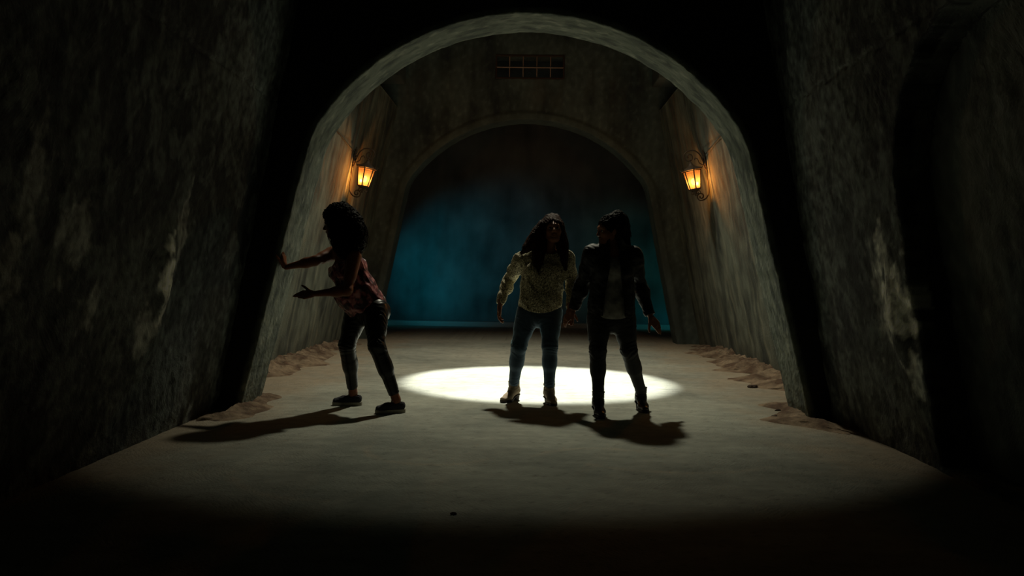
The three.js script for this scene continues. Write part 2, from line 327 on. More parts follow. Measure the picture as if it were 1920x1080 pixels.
// the dark room beyond
{
  const g = relief((u, v) => V(u, v, -17), V(0, 0, 1), 0.3, steps(-5.4, 5.4, 0.045), steps(-0.05, 6.7, 0.045), (x, y) => 0.02 * fbm(x, y * 0.8, 3, 4),
    (x, y, z) => { const b = fbm(x * 0.9, y * 0.7, 14, 5), r = fbm(x * 4, y * 0.5, 3, 4); return mul3([0.1, 0.106, 0.106], clamp(0.85 + b * 0.7 + r * 0.15, 0.25, 1.4)); });
  struct('wall_far', g, M.wall);
  for (const s of [-1, 1]) struct(s < 0 ? 'wall_far_left' : 'wall_far_right', planar(paint(box(0.4, 6.9, 4.0, s * 5.5, 3.3, -15.3), DARK)), M.wall);
  struct('trim_3', planar(paint(rbox(10.6, 0.11, 0.28, 0.02, 0, 0.05, -16.86), [0.3, 0.3, 0.28])), M.wall);
}
// soil blown and fallen along the foot of the walls
function soil(name, label, path, width, height, seed) {            // path: [x, z] along the wall; the drift thins out towards the middle of the floor
  const c = new THREE.CatmullRomCurve3(path.map(([x, z]) => V(x, 0, z))), L = c.getLength(), nu = Math.round(L / 0.022), nv = Math.round(width / 0.022), pos = [], col = [], idx = [];
  for (let i = 0; i <= nu; i++) {
    const p = c.getPointAt(i / nu), side = p.x < 0 ? 1 : -1, e = Math.sin(Math.PI * clamp(i / nu)) ** 0.4;
    for (let j = 0; j <= nv; j++) {
      const t = j / nv, x = p.x + side * t * width * (0.75 + 0.5 * N3(p.z * 1.6, seed, 2)) * (0.3 + 0.7 * e), z = p.z + 0.03 * N3(p.z * 5, t * 3, seed);
      const lump = 0.6 + 0.6 * fbm(x * 3, z * 3, seed, 3) + 0.1 * N3(x * 13, z * 13, seed);
      const y = Math.max(-0.02, height * e * (1 - ss(0, 1, t)) * lump - 0.012 * ss(0.5, 1, t)) + drift(x, z) + 0.002 - (i === 0 || i === nu || j === nv ? 0.03 : 0);
      pos.push(x, y, z);
      const d = fbm(x * 3.5, z * 3.5, seed + 4, 4), gr = fbm(x * 20, z * 20, seed, 2);
      col.push(...mul3(mix3([0.27, 0.2, 0.13], [0.1, 0.06, 0.036], clamp(0.42 + d * 1.5)), 0.85 + 0.5 * gr));
    }
  }
  const w = nv + 1;
  for (let i = 0; i < nu; i++) for (let j = 0; j < nv; j++) { const a = i * w + j; path[0][0] < 0 ? idx.push(a, a + 1, a + w + 1, a, a + w + 1, a + w) : idx.push(a, a + w + 1, a + 1, a, a + w, a + w + 1); }
  const g = new THREE.BufferGeometry();
  g.setAttribute('position', new THREE.Float32BufferAttribute(pos, 3)); g.setAttribute('color', new THREE.Float32BufferAttribute(col, 3)); g.setIndex(idx); g.computeVertexNormals();
  g.translate(-path[0][0], 0, -path[0][1]);
  const m = mesh(name, planar(g), M.sand); m.position.set(path[0][0], 0, path[0][1]);
  tag(m, label, 'soil', null, 'stuff');
}
soil('soil_drift', 'long drift of brown sandy soil along the foot of the left lamp wall', [[-2.9, -12.6], [-2.88, -11], [-2.88, -9.5], [-2.87, -8], [-2.86, -6.85]], 0.62, 0.15, 3);
soil('soil_heap', 'low crumbled heap of soil at the foot of the left arch jamb', [[-2.32, -7.05], [-2.26, -6.6], [-2.27, -6.1], [-2.38, -5.75]], 0.42, 0.075, 14);
soil('soil_drift', 'long drift of brown soil along the foot of the right lamp wall', [[2.9, -12.9], [2.88, -11], [2.88, -9.5], [2.87, -8], [2.86, -6.85]], 0.7, 0.15, 25);
soil('soil_heap', 'low crumbled heap of reddish soil at the foot of the right arch jamb', [[2.32, -7.1], [2.26, -6.6], [2.27, -6.1], [2.38, -5.7]], 0.45, 0.075, 36);
// dark crumbs on the floor
for (const [px, py, d, r, label] of [[1411, 727, 7.6, 0.03, 'dark crumb of earth with a pale tip beside the right soil drift'], [1459, 770, 6.45, 0.016, 'upper of two black crumbs in front of the right jamb'], [1453, 782, 6.25, 0.018, 'lower of two black crumbs in front of the right jamb'], [850, 964, 3.65, 0.009, 'small dark crumb alone on the open floor nearest the viewer']]) {
  const p = at(px, py, d), t = 1.1 / (1.1 - p.y), q = V(p.x * t, 0, p.z * t);
  const g = net((x, y, z) => Math.hypot(x / 1.7, y * 1.5, z) - r + 0.4 * r * fbm(x / r * 0.7, y / r * 0.7, z / r * 0.7 + px, 3), [-2.4 * r, -1.4 * r, -2 * r], [2.4 * r, 1.4 * r, 2 * r], r / 5, () => [0.06, 0.04, 0.03]);
  const m = mesh('earth_crumb', planar(g), M.sand); m.position.set(q.x, drift(q.x, q.z) + r * 0.35, q.z); tag(m, label, 'debris');
}
// ---------------------------------------------------------------- wall lanterns
function makeLantern(label) {
  const root = base('wall_lantern', V(0, 0, 0)); tag(root, label, 'lantern');
  const cz = 0.2, n = 6, top = 0.122, bot = 0.078, yt = 0.06, yb = -0.19, ang = (i) => (i + 0.5) * 2 * Math.PI / n;
  mesh('back_plate', merge([rbox(0.075, 0.17, 0.018, 0.008, 0, 0.16, 0.009), rbox(0.05, 0.25, 0.014, 0.006, 0, 0.16, 0.008), new THREE.SphereGeometry(0.022, 12, 8).scale(1, 1, 0.6).translate(0, 0.2, 0.02), new THREE.SphereGeometry(0.018, 12, 8).scale(1, 1, 0.6).translate(0, 0.12, 0.02), new THREE.TorusGeometry(0.02, 0.006, 6, 16).translate(0, 0.29, 0.01)]), M.iron, root);
  const spiral = (cy, cz0, r0, a0, turns, dir) => Array.from({ length: 15 }, (_, i) => { const t = i / 14, a = a0 + dir * t * turns * 2 * Math.PI, r = r0 * (1 - 0.78 * t); return [0, cy + r * Math.sin(a), cz0 + r * Math.cos(a)]; });
  mesh('upper_scroll', merge([tube([[0, 0.05, 0.02], [0, 0.16, 0.035], [0, 0.25, 0.06], [0, 0.315, 0.12], [0, 0.325, 0.18], ...spiral(0.245, 0.205, 0.075, 1.35, 1.35, -1)], 0.0085, 70, 8), tube([[0, 0.1, 0.02], [0, 0.14, 0.08], [0, 0.2, 0.1], [0, 0.215, 0.13], [0, 0.19, 0.14]], 0.006, 26, 7)]), M.iron, root);
  mesh('lower_scroll', merge([tube([[0, 0.1, 0.015], [0, 0.02, 0.0], [0, -0.08, 0.012], [0, -0.2, 0.014], [0, -0.29, 0.035], [0, -0.345, 0.09], ...spiral(-0.3, 0.135, 0.055, -1.1, 1.3, 1)], 0.0085, 70, 8), tube([[0, -0.27, 0.16], [0, -0.24, 0.19], [0, -0.21, cz]], 0.007, 14, 7)]), M.iron, root);
  mesh('hanger', merge([new THREE.CylinderGeometry(0.008, 0.008, 0.07, 8).translate(0, 0.175, cz), new THREE.SphereGeometry(0.016, 12, 8).translate(0, 0.165, cz), new THREE.SphereGeometry(0.012, 12, 8).translate(0, 0.2, cz)]), M.iron, root);
  const roof = mesh('roof', new THREE.LatheGeometry([[0.0, 0.165], [0.02, 0.162], [0.032, 0.14], [0.05, 0.118], [0.09, 0.098], [0.14, 0.078], [0.15, 0.064], [0.143, 0.056], [0, 0.056]].map(([r, y]) => new THREE.Vector2(r, y)), n, Math.PI / n).translate(0, 0, cz), M.iron, root);
  for (let i = 0; i < n; i++) mesh('roof_leaf', taper([V(0.14 * Math.sin(ang(i)), 0.07, 0.14 * Math.cos(ang(i))), V(0.155 * Math.sin(ang(i)), 0.085, 0.155 * Math.cos(ang(i))), V(0.162 * Math.sin(ang(i)), 0.1, 0.162 * Math.cos(ang(i)))], 0.008, 0.003, 6, 5).translate(0, 0, cz), M.iron, roof);
  const cage = mesh('cage', new THREE.CylinderGeometry(bot + 0.006, 0.03, 0.035, n, 1, false, Math.PI / n).translate(0, yb - 0.02, cz), M.iron, root);
  for (let k = 0; k < 2; k++) mesh('cage_ring', new THREE.CylinderGeometry(k ? bot + 0.008 : top + 0.008, k ? bot + 0.004 : top + 0.006, 0.014, n, 1, true, Math.PI / n).translate(0, k ? yb : yt - 0.008, cz), M.iron, cage);
  for (let i = 0; i < n; i++) {
    const a = ang(i), P = (r, y, q) => V(r * Math.sin(q), y, r * Math.cos(q) + cz);
    mesh('frame_bar', tube([P(top, yt, a), P((top + bot) / 2, (yt + yb) / 2, a), P(bot, yb, a)], 0.0085, 6, 6), M.iron, cage);
    const b = ang(i + 1), g = new THREE.BufferGeometry(), q = [P(top - 0.004, yt, a), P(top - 0.004, yt, b), P(bot - 0.004, yb, b), P(bot - 0.004, yb, a)];
    g.setAttribute('position', new THREE.Float32BufferAttribute([0, 2, 1, 0, 3, 2].flatMap((k) => q[k].toArray()), 3)); g.computeVertexNormals();
    mesh('glass_pane', g, M.amber, root);
  }
  mesh('finial', merge([new THREE.LatheGeometry([[0, -0.285], [0.01, -0.28], [0.014, -0.268], [0.008, -0.255], [0.02, -0.24], [0.026, -0.225], [0.03, -0.21]].map(([r, y]) => new THREE.Vector2(r, y)), 14).translate(0, 0, cz)]), M.iron, root);
  for (let i = 0; i < 3; i++) { const a = i * 2.094 + 0.5, c = Math.sin(a), s = Math.cos(a); mesh('curl', tube([[0.03 * c, -0.205, 0.03 * s + cz], [0.06 * c, -0.225, 0.06 * s + cz], [0.068 * c, -0.25, 0.068 * s + cz], [0.05 * c, -0.262, 0.05 * s + cz], [0.036 * c, -0.25, 0.036 * s + cz], [0.042 * c, -0.237, 0.042 * s + cz]], 0.0055, 22, 6), M.iron, root); }
  const bulb = mesh('bulb', new THREE.SphereGeometry(0.034, 22, 16).scale(1, 1.35, 1).translate(0, -0.09, cz), M.bulb, root);
  const l = new THREE.PointLight(0xffc280, 1.3); l.position.set(0, -0.09, cz); l.castShadow = true; l.shadow.radius = 1; l.name = 'lantern_glow'; bulb.add(l);
  return root;
}
for (const [s, y, z, label] of [[-1, 2.5, -10.9, 'lit amber wrought iron lantern on the left wall above the woman in black leggings'], [1, 2.5, -10.7, 'lit amber wrought iron lantern on the right wall with rusty streaks']]) {
  const l = makeLantern(label);
  l.position.set(s * (xLamp(y) - 0.01), y, z);
  l.rotation.order = 'YXZ'; l.rotation.set(Math.atan(BATTER), -s * Math.PI / 2, 0);
  const w = mesh('cable', tube([[s * (xLamp(2.72) - 0.02), 2.72, z + 0.02], [s * (xLamp(2.76) - 0.012), 2.76, z + 0.4], [s * (xLamp(2.83) - 0.008), 2.83, z + 1.2], [s * (xLamp(2.83) - 0.008), 2.83, z + 3.2]], 0.0045, 40, 6), M.wire);
  tag(w, s < 0 ? 'thin black cable running from the left lantern along the wall joint' : 'thin black cable running from the right lantern along the wall joint', 'cable');
}

// ---------------------------------------------------------------- people
const skinMat = (c) => new THREE.MeshPhysicalMaterial({ name: 'skin', color: c, roughness: 0.5, specularIntensity: 0.5 });
const cloth = (name, o) => new THREE.MeshPhysicalMaterial({ name, color: 0xffffff, vertexColors: true, roughness: 0.8, ...o });
// ---- distance shapes
function cone(a, b, ra, rb) {
  const ax = a.x, ay = a.y, az = a.z, bx = b.x - ax, by = b.y - ay, bz = b.z - az, q = 1 / (bx * bx + by * by + bz * bz || 1), dr = rb - ra;
  return (x, y, z) => { x -= ax; y -= ay; z -= az; const t = clamp((x * bx + y * by + z * bz) * q); x -= bx * t; y -= by * t; z -= bz * t; return Math.sqrt(x * x + y * y + z * z) - ra - dr * t; };
}
function ecap(a, b, side, wa, da, wb, db) {                        // a limb or trunk of elliptical section, `side` the direction of its width
  const ax = b.clone().sub(a), L = ax.length(); ax.normalize();
  const sd = side.clone().addScaledVector(ax, -side.dot(ax)).normalize(), fr = sd.clone().cross(ax);
  return (x, y, z) => {
    x -= a.x; y -= a.y; z -= a.z;
    const h = x * ax.x + y * ax.y + z * ax.z, t = clamp(h / L), o = h - t * L, u = x * sd.x + y * sd.y + z * sd.z, v = x * fr.x + y * fr.y + z * fr.z;
    const W = wa + (wb - wa) * t, D = da + (db - da) * t, m = Math.min(W, D);
    const k0 = Math.sqrt(u * u / (W * W) + v * v / (D * D) + o * o / (m * m)), k1 = Math.sqrt(u * u / (W ** 4) + v * v / (D ** 4) + o * o / (m ** 4));
    return k1 > 1e-6 ? k0 * (k0 - 1) / k1 : -m;
  };
}
function ell(c, r, X, Y, Z) {                                      // ellipsoid with its own axes
  X ??= V(1, 0, 0); Y ??= V(0, 1, 0); Z ??= V(0, 0, 1);
  return (x, y, z) => {
    x -= c.x; y -= c.y; z -= c.z;
    const u = (x * X.x + y * X.y + z * X.z), v = (x * Y.x + y * Y.y + z * Y.z), w = (x * Z.x + y * Z.y + z * Z.z);
    const k0 = Math.hypot(u / r[0], v / r[1], w / r[2]), k1 = Math.hypot(u / r[0] ** 2, v / r[1] ** 2, w / r[2] ** 2);
    return k1 > 1e-6 ? k0 * (k0 - 1) / k1 : -Math.min(...r);
  };
}
const join = (list, k) => (x, y, z) => { let d = list[0](x, y, z); for (let i = 1; i < list.length; i++) d = smin(d, list[i](x, y, z), k); return d; };
const along = (a, b, t) => a.clone().lerp(b, t);
function span(pts, m) { const lo = [1e9, 1e9, 1e9], hi = [-1e9, -1e9, -1e9]; for (const p of pts) p.toArray().forEach((v, i) => { lo[i] = Math.min(lo[i], v - m); hi[i] = Math.max(hi[i], v + m); }); return [lo, hi]; }
// ---- one pose: joints in, distance shapes of its body out
function figure(J) {
  const hip = along(J.hipL, J.hipR, 0.5), sh = along(J.shL, J.shR, 0.5), hs = J.hipL.clone().sub(J.hipR).normalize(), ssd = J.shL.clone().sub(J.shR).normalize();
  const up = sh.clone().sub(hip).normalize(), hf = hs.clone().cross(up).normalize(), sf = ssd.clone().cross(up).normalize();
  const waist = along(hip, sh, 0.42).addScaledVector(J.bend ?? hf, J.bend ? 1 : 0.0), chest = along(hip, sh, 0.78), ms = hs.clone().add(ssd).normalize(), s = J.size ?? 1;
  const P = (b, f, u, k) => b.clone().addScaledVector(u, f).addScaledVector(k ?? up, 0);
  const torso = [
    ecap(hip.clone().addScaledVector(up, -0.03 * s), along(hip, waist, 0.6), hs, 0.158 * s, 0.108 * s, 0.135 * s, 0.095 * s),
    ecap(along(hip, waist, 0.6), waist, ms, 0.135 * s, 0.095 * s, 0.118 * s, 0.086 * s),
    ecap(waist, chest, ssd, 0.116 * s, 0.086 * s, 0.142 * s, 0.1 * s),
    ecap(chest, along(sh, J.neck, 0.4), ssd, 0.14 * s, 0.095 * s, 0.07 * s, 0.056 * s),
    cone(along(sh, J.neck, 0.35), J.shL, 0.05 * s, 0.05 * s), cone(along(sh, J.neck, 0.35), J.shR, 0.05 * s, 0.05 * s),
    ...[1, -1].map((q) => ell(chest.clone().addScaledVector(sf, 0.078 * s).addScaledVector(ssd, q * 0.066 * s).addScaledVector(up, -0.02), [0.058 * s, 0.06 * s, 0.056 * s])),
    ...[1, -1].map((q) => ell(hip.clone().addScaledVector(hf, -0.05 * s).addScaledVector(hs, q * 0.072 * s).addScaledVector(up, -0.045 * s), [0.083 * s, 0.09 * s, 0.08 * s])),
  ];
  const legs = ['L', 'R'].map((q) => {
    const h = J['hip' + q], k = J['kn' + q], a = J['an' + q], sn = a.clone().sub(k).normalize(), back = k.clone().sub(along(h, a, 0.5)); back.addScaledVector(sn, -back.dot(sn)); 
    if (back.length() < 0.012 || J.face) back.copy(J.face ?? hf); back.normalize().multiplyScalar(-1);
    return [ecap(h, k, hs, 0.086 * s, 0.09 * s, 0.056 * s, 0.058 * s), cone(along(h, k, 0.1), along(h, k, 0.55), 0.088 * s, 0.072 * s), cone(k, along(k, a, 0.45), 0.054 * s, 0.048 * s), cone(along(k, a, 0.12).addScaledVector(back, 0.012), along(k, a, 0.42).addScaledVector(back, 0.02), 0.047 * s, 0.047 * s), cone(along(k, a, 0.35).addScaledVector(back, 0.012), a, 0.05 * s, 0.034 * s)];
  });
  const arms = ['L', 'R'].map((q) => {
    const h = J['sh' + q], k = J['el' + q], a = J['wr' + q];
    return [cone(h, k, 0.049 * s, 0.036 * s), cone(along(h, k, 0.2), along(h, k, 0.6), 0.046 * s, 0.042 * s), cone(k, along(k, a, 0.3), 0.036 * s, 0.037 * s), cone(along(k, a, 0.3), a, 0.036 * s, 0.022 * s)];
  });
  const neck = [cone(along(sh, J.neck, 0.7), J.head.clone().addScaledVector(J.headUp, -0.05).addScaledVector(J.headFront, -0.02), 0.052 * s, 0.048 * s)];
  return { J, hip, sh, waist, chest, up, hs, ssd, hf, sf, torso, legs, arms, neck };
}
// ---- heads: own axes, y up, z to the nose, x to the person's left
function headShape(open = 0) {
  const solid = join([
    ell(V(0, 0.03, -0.012), [0.073, 0.083, 0.092]), ell(V(0, -0.03, 0.026), [0.057, 0.075, 0.06]), cone(V(-0.016, -0.092 - open, 0.062), V(0.016, -0.092 - open, 0.062), 0.019, 0.019),
    cone(V(0.048, -0.05, 0.0), V(0.02, -0.09 - open, 0.05), 0.02, 0.017), cone(V(-0.048, -0.05, 0.0), V(-0.02, -0.09 - open, 0.05), 0.02, 0.017),
    ell(V(0.036, -0.028, 0.06), [0.024, 0.022, 0.022]), ell(V(-0.036, -0.028, 0.06), [0.024, 0.022, 0.022]), cone(V(-0.032, 0.02, 0.073), V(0.032, 0.02, 0.073), 0.013, 0.013)], 0.03);
  const nose = join([cone(V(0, 0.008, 0.086), V(0, -0.03, 0.104), 0.007, 0.0105), ell(V(0.011, -0.035, 0.094), [0.008, 0.007, 0.009]), ell(V(-0.011, -0.035, 0.094), [0.008, 0.007, 0.009])], 0.01);
  const lips = join([cone(V(-0.019, -0.061, 0.08), V(0, -0.058, 0.089), 0.004, 0.0065), cone(V(0.019, -0.061, 0.08), V(0, -0.058, 0.089), 0.004, 0.0065), cone(V(-0.015, -0.07, 0.081), V(0.015, -0.07, 0.081), 0.0065, 0.0065)], 0.005);
  const sockets = [1, -1].map((q) => ell(V(q * 0.032, -0.001, 0.092), [0.02, 0.012, 0.016])), eyes = [1, -1].map((q) => ell(V(q * 0.031, -0.002, 0.072), [0.0155, 0.0145, 0.0145]));
  const ears = [1, -1].map((q) => ell(V(q * 0.074, -0.008, -0.008), [0.009, 0.03, 0.017])), mouth = cone(V(-0.02, -0.0655, 0.09), V(0.02, -0.0655, 0.09), 0.0022, 0.0022);
  return (x, y, z) => {
    let d = smin(solid(x, y, z), nose(x, y, z), 0.014);
    for (const s of sockets) d = smax(d, -s(x, y, z), 0.014);
    for (const e of eyes) d = smin(d, e(x, y, z), 0.004);
    d = smin(d, lips(x, y, z), 0.007);
    for (const e of ears) d = smin(d, e(x, y, z), 0.01);
    return smax(d, -mouth(x, y, z), 0.003);
  };
}
// which of trunk, left arm and right arm a point belongs to
function belongs(F) { const t = join(F.torso, 0.03), L = join(F.arms[0], 0.02), R = join(F.arms[1], 0.02); return (x, y, z) => { const a = t(x, y, z), b = L(x, y, z), c = R(x, y, z); return a < b && a < c ? 0 : b < c ? 1 : 2; }; }
function easeBy(F, arm, trunk) { const t = join(F.torso, 0.03), a = join(F.arms.flat(), 0.02); return (x, y, z) => lerp(arm, trunk, ss(-0.05, 0.06, a(x, y, z) - t(x, y, z))); }
const headMatrix = (J) => { const Z = J.headFront.clone().normalize(), X = J.headUp.clone().cross(Z).normalize(), Y = Z.clone().cross(X); return new THREE.Matrix4().makeBasis(X, Y, Z).setPosition(J.head); };
// ---- hands: wrist at the origin, fingers along y, palm towards z, thumb at +x (right hand) or -x (left)
function hand(right, curl, spread, thumb, stub = 0.05) {
  const m = right ? 1 : -1, S = 0.94, p = (x, y, z) => V(x * m * S, y * S, z * S);
  const bases = [[0.031, 0.088], [0.0105, 0.092], [-0.010, 0.088], [-0.029, 0.079]], len = [0.07, 0.078, 0.073, 0.057], rad = [0.0088, 0.009, 0.0085, 0.0075];
  const palm = join([...bases.map(([x, y]) => cone(p(x * 0.55, 0.012, 0), p(x, y - 0.004, 0), 0.0135, 0.0105)), cone(p(0.014, 0.015, 0.006), p(0.03, 0.05, 0.008), 0.014, 0.013), cone(p(0, -stub, 0), p(0, 0.012, 0), 0.021, 0.02)], 0.012);
  const fingers = bases.map(([x, y], i) => {
    let q = p(x, y, 0), a = 0; const out = [], sp = -spread * (i - 1.4) * m, c = Array.isArray(curl) ? curl[i] : curl;
    [[0.46, 0.75], [0.3, 1.1], [0.24, 0.8]].forEach(([l, k], j) => { a += c * k; const d = V(-Math.sin(sp) * -1 * Math.cos(a) * -1, Math.cos(sp) * Math.cos(a), Math.sin(a)), e = q.clone().addScaledVector(d, len[i] * l * S); out.push(cone(q, e, rad[i] * (1 - 0.1 * j), rad[i] * (0.9 - 0.1 * j))); q = e; });
    return join(out, 0.003);
  });
  const t0 = p(0.02, 0.025, 0.006), t1 = p(0.044 + thumb * 0.006, 0.052, 0.016), t2 = p(0.055 + thumb * 0.02, 0.078, 0.022), t3 = p(0.06 + thumb * 0.03, 0.1, 0.024);
  const th = join([cone(t0, t1, 0.0145, 0.0115), cone(t1, t2, 0.0108, 0.0092), cone(t2, t3, 0.0092, 0.0072)], 0.005);
  const field = (x, y, z) => { let d = smin(palm(x, y, z), th(x, y, z), 0.012), f = fingers[0](x, y, z); for (let i = 1; i < 4; i++) f = Math.min(f, fingers[i](x, y, z)); return smin(d, f, 0.006); };
  return net(field, [-0.125, -0.06, -0.05], [0.125, 0.19, 0.105], 0.0032, null);
}
function placeHand(g, wrist, dir, palm) { const Y = dir.clone().normalize(), Z = palm.clone().addScaledVector(Y, -palm.dot(Y)).normalize(), X = Y.clone().cross(Z); return g.applyMatrix4(new THREE.Matrix4().makeBasis(X, Y, Z).setPosition(wrist)); }
// ---- the continuous body: trunk and limbs on one grid, head and hands on finer ones
function bodyMesh(F, root, mat, hands, opts = {}) {
  const { J } = F, all = join([...F.torso, ...F.legs.flat(), ...F.arms.flat(), ...F.neck], 0.035), pts = [J.hipL, J.hipR, J.knL, J.knR, J.anL, J.anR, J.shL, J.shR, J.elL, J.elR, J.wrL, J.wrR, J.head];
  const feet = ['L', 'R'].map((q) => { const a = J['an' + q], t = J['toe' + q], m = V(a.x, Math.max(0.05, a.y - 0.065), a.z); return join([cone(a, m, 0.033, 0.03), cone(m, t, 0.028, 0.016)], 0.01); });
  const f = (x, y, z) => Math.min(smin(all(x, y, z), Math.min(feet[0](x, y, z), feet[1](x, y, z)), 0.02), 9);
  const [lo, hi] = span(pts.concat(J.toeL, J.toeR), 0.17); hi[1] = J.head.y;
  const parts = [net(f, lo, hi, 0.0115, null)];
  const hm = headMatrix(J);
  parts.push(net(headShape(opts.open ?? 0), [-0.1, -0.135, -0.12], [0.1, 0.13, 0.13], 0.0034, null).applyMatrix4(hm));
  for (const h of hands) parts.push(placeHand(h.geo, h.wrist, h.dir, h.palm));
  mesh('body', merge(parts).translate(-root.position.x, -root.position.y, -root.position.z), mat, root);
  for (const q of [1, -1]) {
    const e = mesh('eye', merge([paint(new THREE.SphereGeometry(0.0125, 16, 12).rotateX(Math.PI / 2), (x, y, z) => z > 0.0085 ? [0.02, 0.012, 0.008] : [0.7, 0.68, 0.64])]), M.eye, root);
    e.applyMatrix4(new THREE.Matrix4().makeTranslation(-root.position.x, -root.position.y, -root.position.z).multiply(hm).multiply(new THREE.Matrix4().makeTranslation(q * 0.031, -0.002, 0.0758)));
  }
}
M.eye = new THREE.MeshPhysicalMaterial({ name: 'eye', vertexColors: true, roughness: 0.15, clearcoat: 1 });
// a garment: the body's shapes let out by `ease`, trimmed by `cut` (positive outside), with folds
function garment(name, root, shapes, ease, k, cut, folds, cell, color, mat, pts, m, shell) {
  const b = join(shapes, k);
  const f = (x, y, z) => { let d = b(x, y, z); if (d > 0.1) return d - 0.02; const c = cut(x, y, z); if (c > 0.08) return c; if (d < -0.08) return shell ? 0.05 : Math.max(d, c); d = d - (typeof ease === 'function' ? ease(x, y, z) : ease) - folds(x, y, z); if (shell) d = Math.max(d, -(d + shell)); return smax(d, c, 0.006); };
  const [lo, hi] = span(pts, m);
  return mesh(name, net(f, lo, hi, cell, color, 2.0).translate(-root.position.x, -root.position.y, -root.position.z), mat, root);
}
const plane = (p, n) => { const d = n.dot(p); return (x, y, z) => n.x * x + n.y * y + n.z * z - d; };      // positive on the side n points to
// folds that run across a limb, strongest near its joints
function limbFolds(h, k, a, amp, seed) {
  const A = k.clone().sub(h), LA = A.length(); A.normalize(); const B = a.clone().sub(k), LB = B.length(); B.normalize();
  return (x, y, z) => {
    const tu = (x - h.x) * A.x + (y - h.y) * A.y + (z - h.z) * A.z, tl = (x - k.x) * B.x + (y - k.y) * B.y + (z - k.z) * B.z;
    const t = tu < LA ? tu : LA + tl, w = Math.exp(-(((t - LA) / 0.06) ** 2)) + 0.7 * Math.exp(-(((t - LA - LB) / 0.07) ** 2)) + 0.55 * Math.exp(-(((t - 0.1) / 0.12) ** 2)) + 0.12;
    return amp * w * (0.25 + 0.6 * N3(x * 6 + seed, t * 30 + 1.4 * N3(x * 6, t * 5, z * 6), z * 6));
  };
}
// ---- hair: a cap and locks in world space
function hairMesh(root, J, locks, opt) {
  const hm = headMatrix(J), inv = hm.clone().invert().elements, cap = join([ell(V(0, 0.034, -0.018), [0.08 + opt.cap, 0.088 + opt.cap, 0.1 + opt.cap]), ell(V(0, -0.02, -0.05), [0.07 + opt.cap, 0.085, 0.06 + opt.cap])], 0.03);
  const lockF = locks.map((l) => { const c = new THREE.CatmullRomCurve3(l.pts), n = l.n ?? 6, q = c.getPoints(n), r = (t) => lerp(l.r[0], l.r[1], t) + (l.bulge ?? 0) * Math.sin(Math.PI * t); return join(q.slice(1).map((b, i) => cone(q[i], b, r(i / n), r((i + 1) / n))), 0.03); });
  const lf = lockF.length ? join(lockF, 0.03) : null;
  const f = (x, y, z) => {
    const e = inv, X = e[0] * x + e[4] * y + e[8] * z + e[12], Y = e[1] * x + e[5] * y + e[9] * z + e[13], Z = e[2] * x + e[6] * y + e[10] * z + e[14];
    let d = cap(X, Y, Z);
    const face = Math.hypot(X / 0.062, (Y + 0.035) / (0.1 + (opt.brow ?? 0)), (Z - 0.1) / (opt.faceDepth ?? 0.085)) - 1;
    d = smax(d, -face * 0.055, 0.012);
    if (opt.part) d += 0.008 * Math.exp(-((X / 0.005) ** 2)) * (Z > -0.02 ? 1 : 0);
    if (lf) { let l = lf(x, y, z); l = smax(l, -face * 0.05, 0.01); d = smin(d, l, 0.03); }
    const n = opt.curly ? 0.013 * fbm(x * 26, y * 26, z * 26, 3) + 0.006 * N3(x * 70, y * 55, z * 70) : 0.0035 * N3(X * 80, Y * 7 + 1.2 * N3(x * 6, y * 6, z * 6), Z * 80) + 0.006 * N3(X * 16, Y * 4, Z * 16);
    return d - n;
  };
  const pts = locks.flatMap((l) => l.pts).concat(J.head), [lo, hi] = span(pts, 0.17);
  const geos = [net(f, lo, hi, opt.curly ? 0.0062 : 0.005, null, 2.0)];
  const R = rng(opt.seed);
  for (let i = 0; i < opt.strands && locks.length; i++) {           // loose strands along the locks
    const l = locks[i % locks.length], c = new THREE.CatmullRomCurve3(l.pts), t0 = R() * 0.45, a = R() * 6.283, q = [], kink = opt.curly ? 0.022 : 0.008;
    for (let j = 0; j <= 5; j++) {
      const t = lerp(t0, Math.min(1, t0 + 0.35 + 0.3 * R()), j / 5), r = (lerp(l.r[0], l.r[1], t) + (l.bulge ?? 0) * Math.sin(Math.PI * t)) * 0.96 + (opt.fly ?? 0.006) * R() + kink * (j / 5) * 0.8;
      const b = a + kink * 14 * (R() - 0.5); q.push(c.getPoint(t).add(V(Math.cos(b) * r, kink * (R() - 0.5), Math.sin(b) * r)));
    }
    geos.push(taper(q, 0.0035, 0.0009, 9, 4));
  }
  return mesh('hair', merge(geos.map((g) => { g.deleteAttribute('uv'); return g; })).translate(-root.position.x, -root.position.y, -root.position.z), opt.mat, root);
}
// ---- shoes: heel at the origin's back, toe along z, sole on y = 0
function outline(L, w0, w1, grow = 0) {                            // half widths along the foot
  const s = new THREE.Shape(), b = -0.07 - grow, e = L - 0.07 + grow, pr = [[b, 0.0], [b + 0.008, w0 * 0.62], [b + 0.035, w0], [b + L * 0.45, w0 * 0.98], [b + L * 0.7, w1], [b + L * 0.88, w1 * 0.82], [e - 0.006, w1 * 0.42], [e, 0]];
  const up = pr.map(([z, w]) => new THREE.Vector2(w + (w ? grow : 0), z)), dn = pr.slice(1, -1).reverse().map(([z, w]) => new THREE.Vector2(-w - grow, z));
  s.setFromPoints(new THREE.SplineCurve([...up, ...dn, up[0]]).getPoints(60)); return s;
}
function soleGeo(L, w0, w1, h, grow, y = 0) { return new THREE.ExtrudeGeometry(outline(L, w0, w1, grow), { depth: h - 0.006, bevelEnabled: true, bevelSize: 0.003, bevelThickness: 0.003, bevelSegments: 2, curveSegments: 24 }).rotateX(Math.PI / 2).scale(1, -1, 1).rotateY(0).translate(0, y + 0.003, 0); }
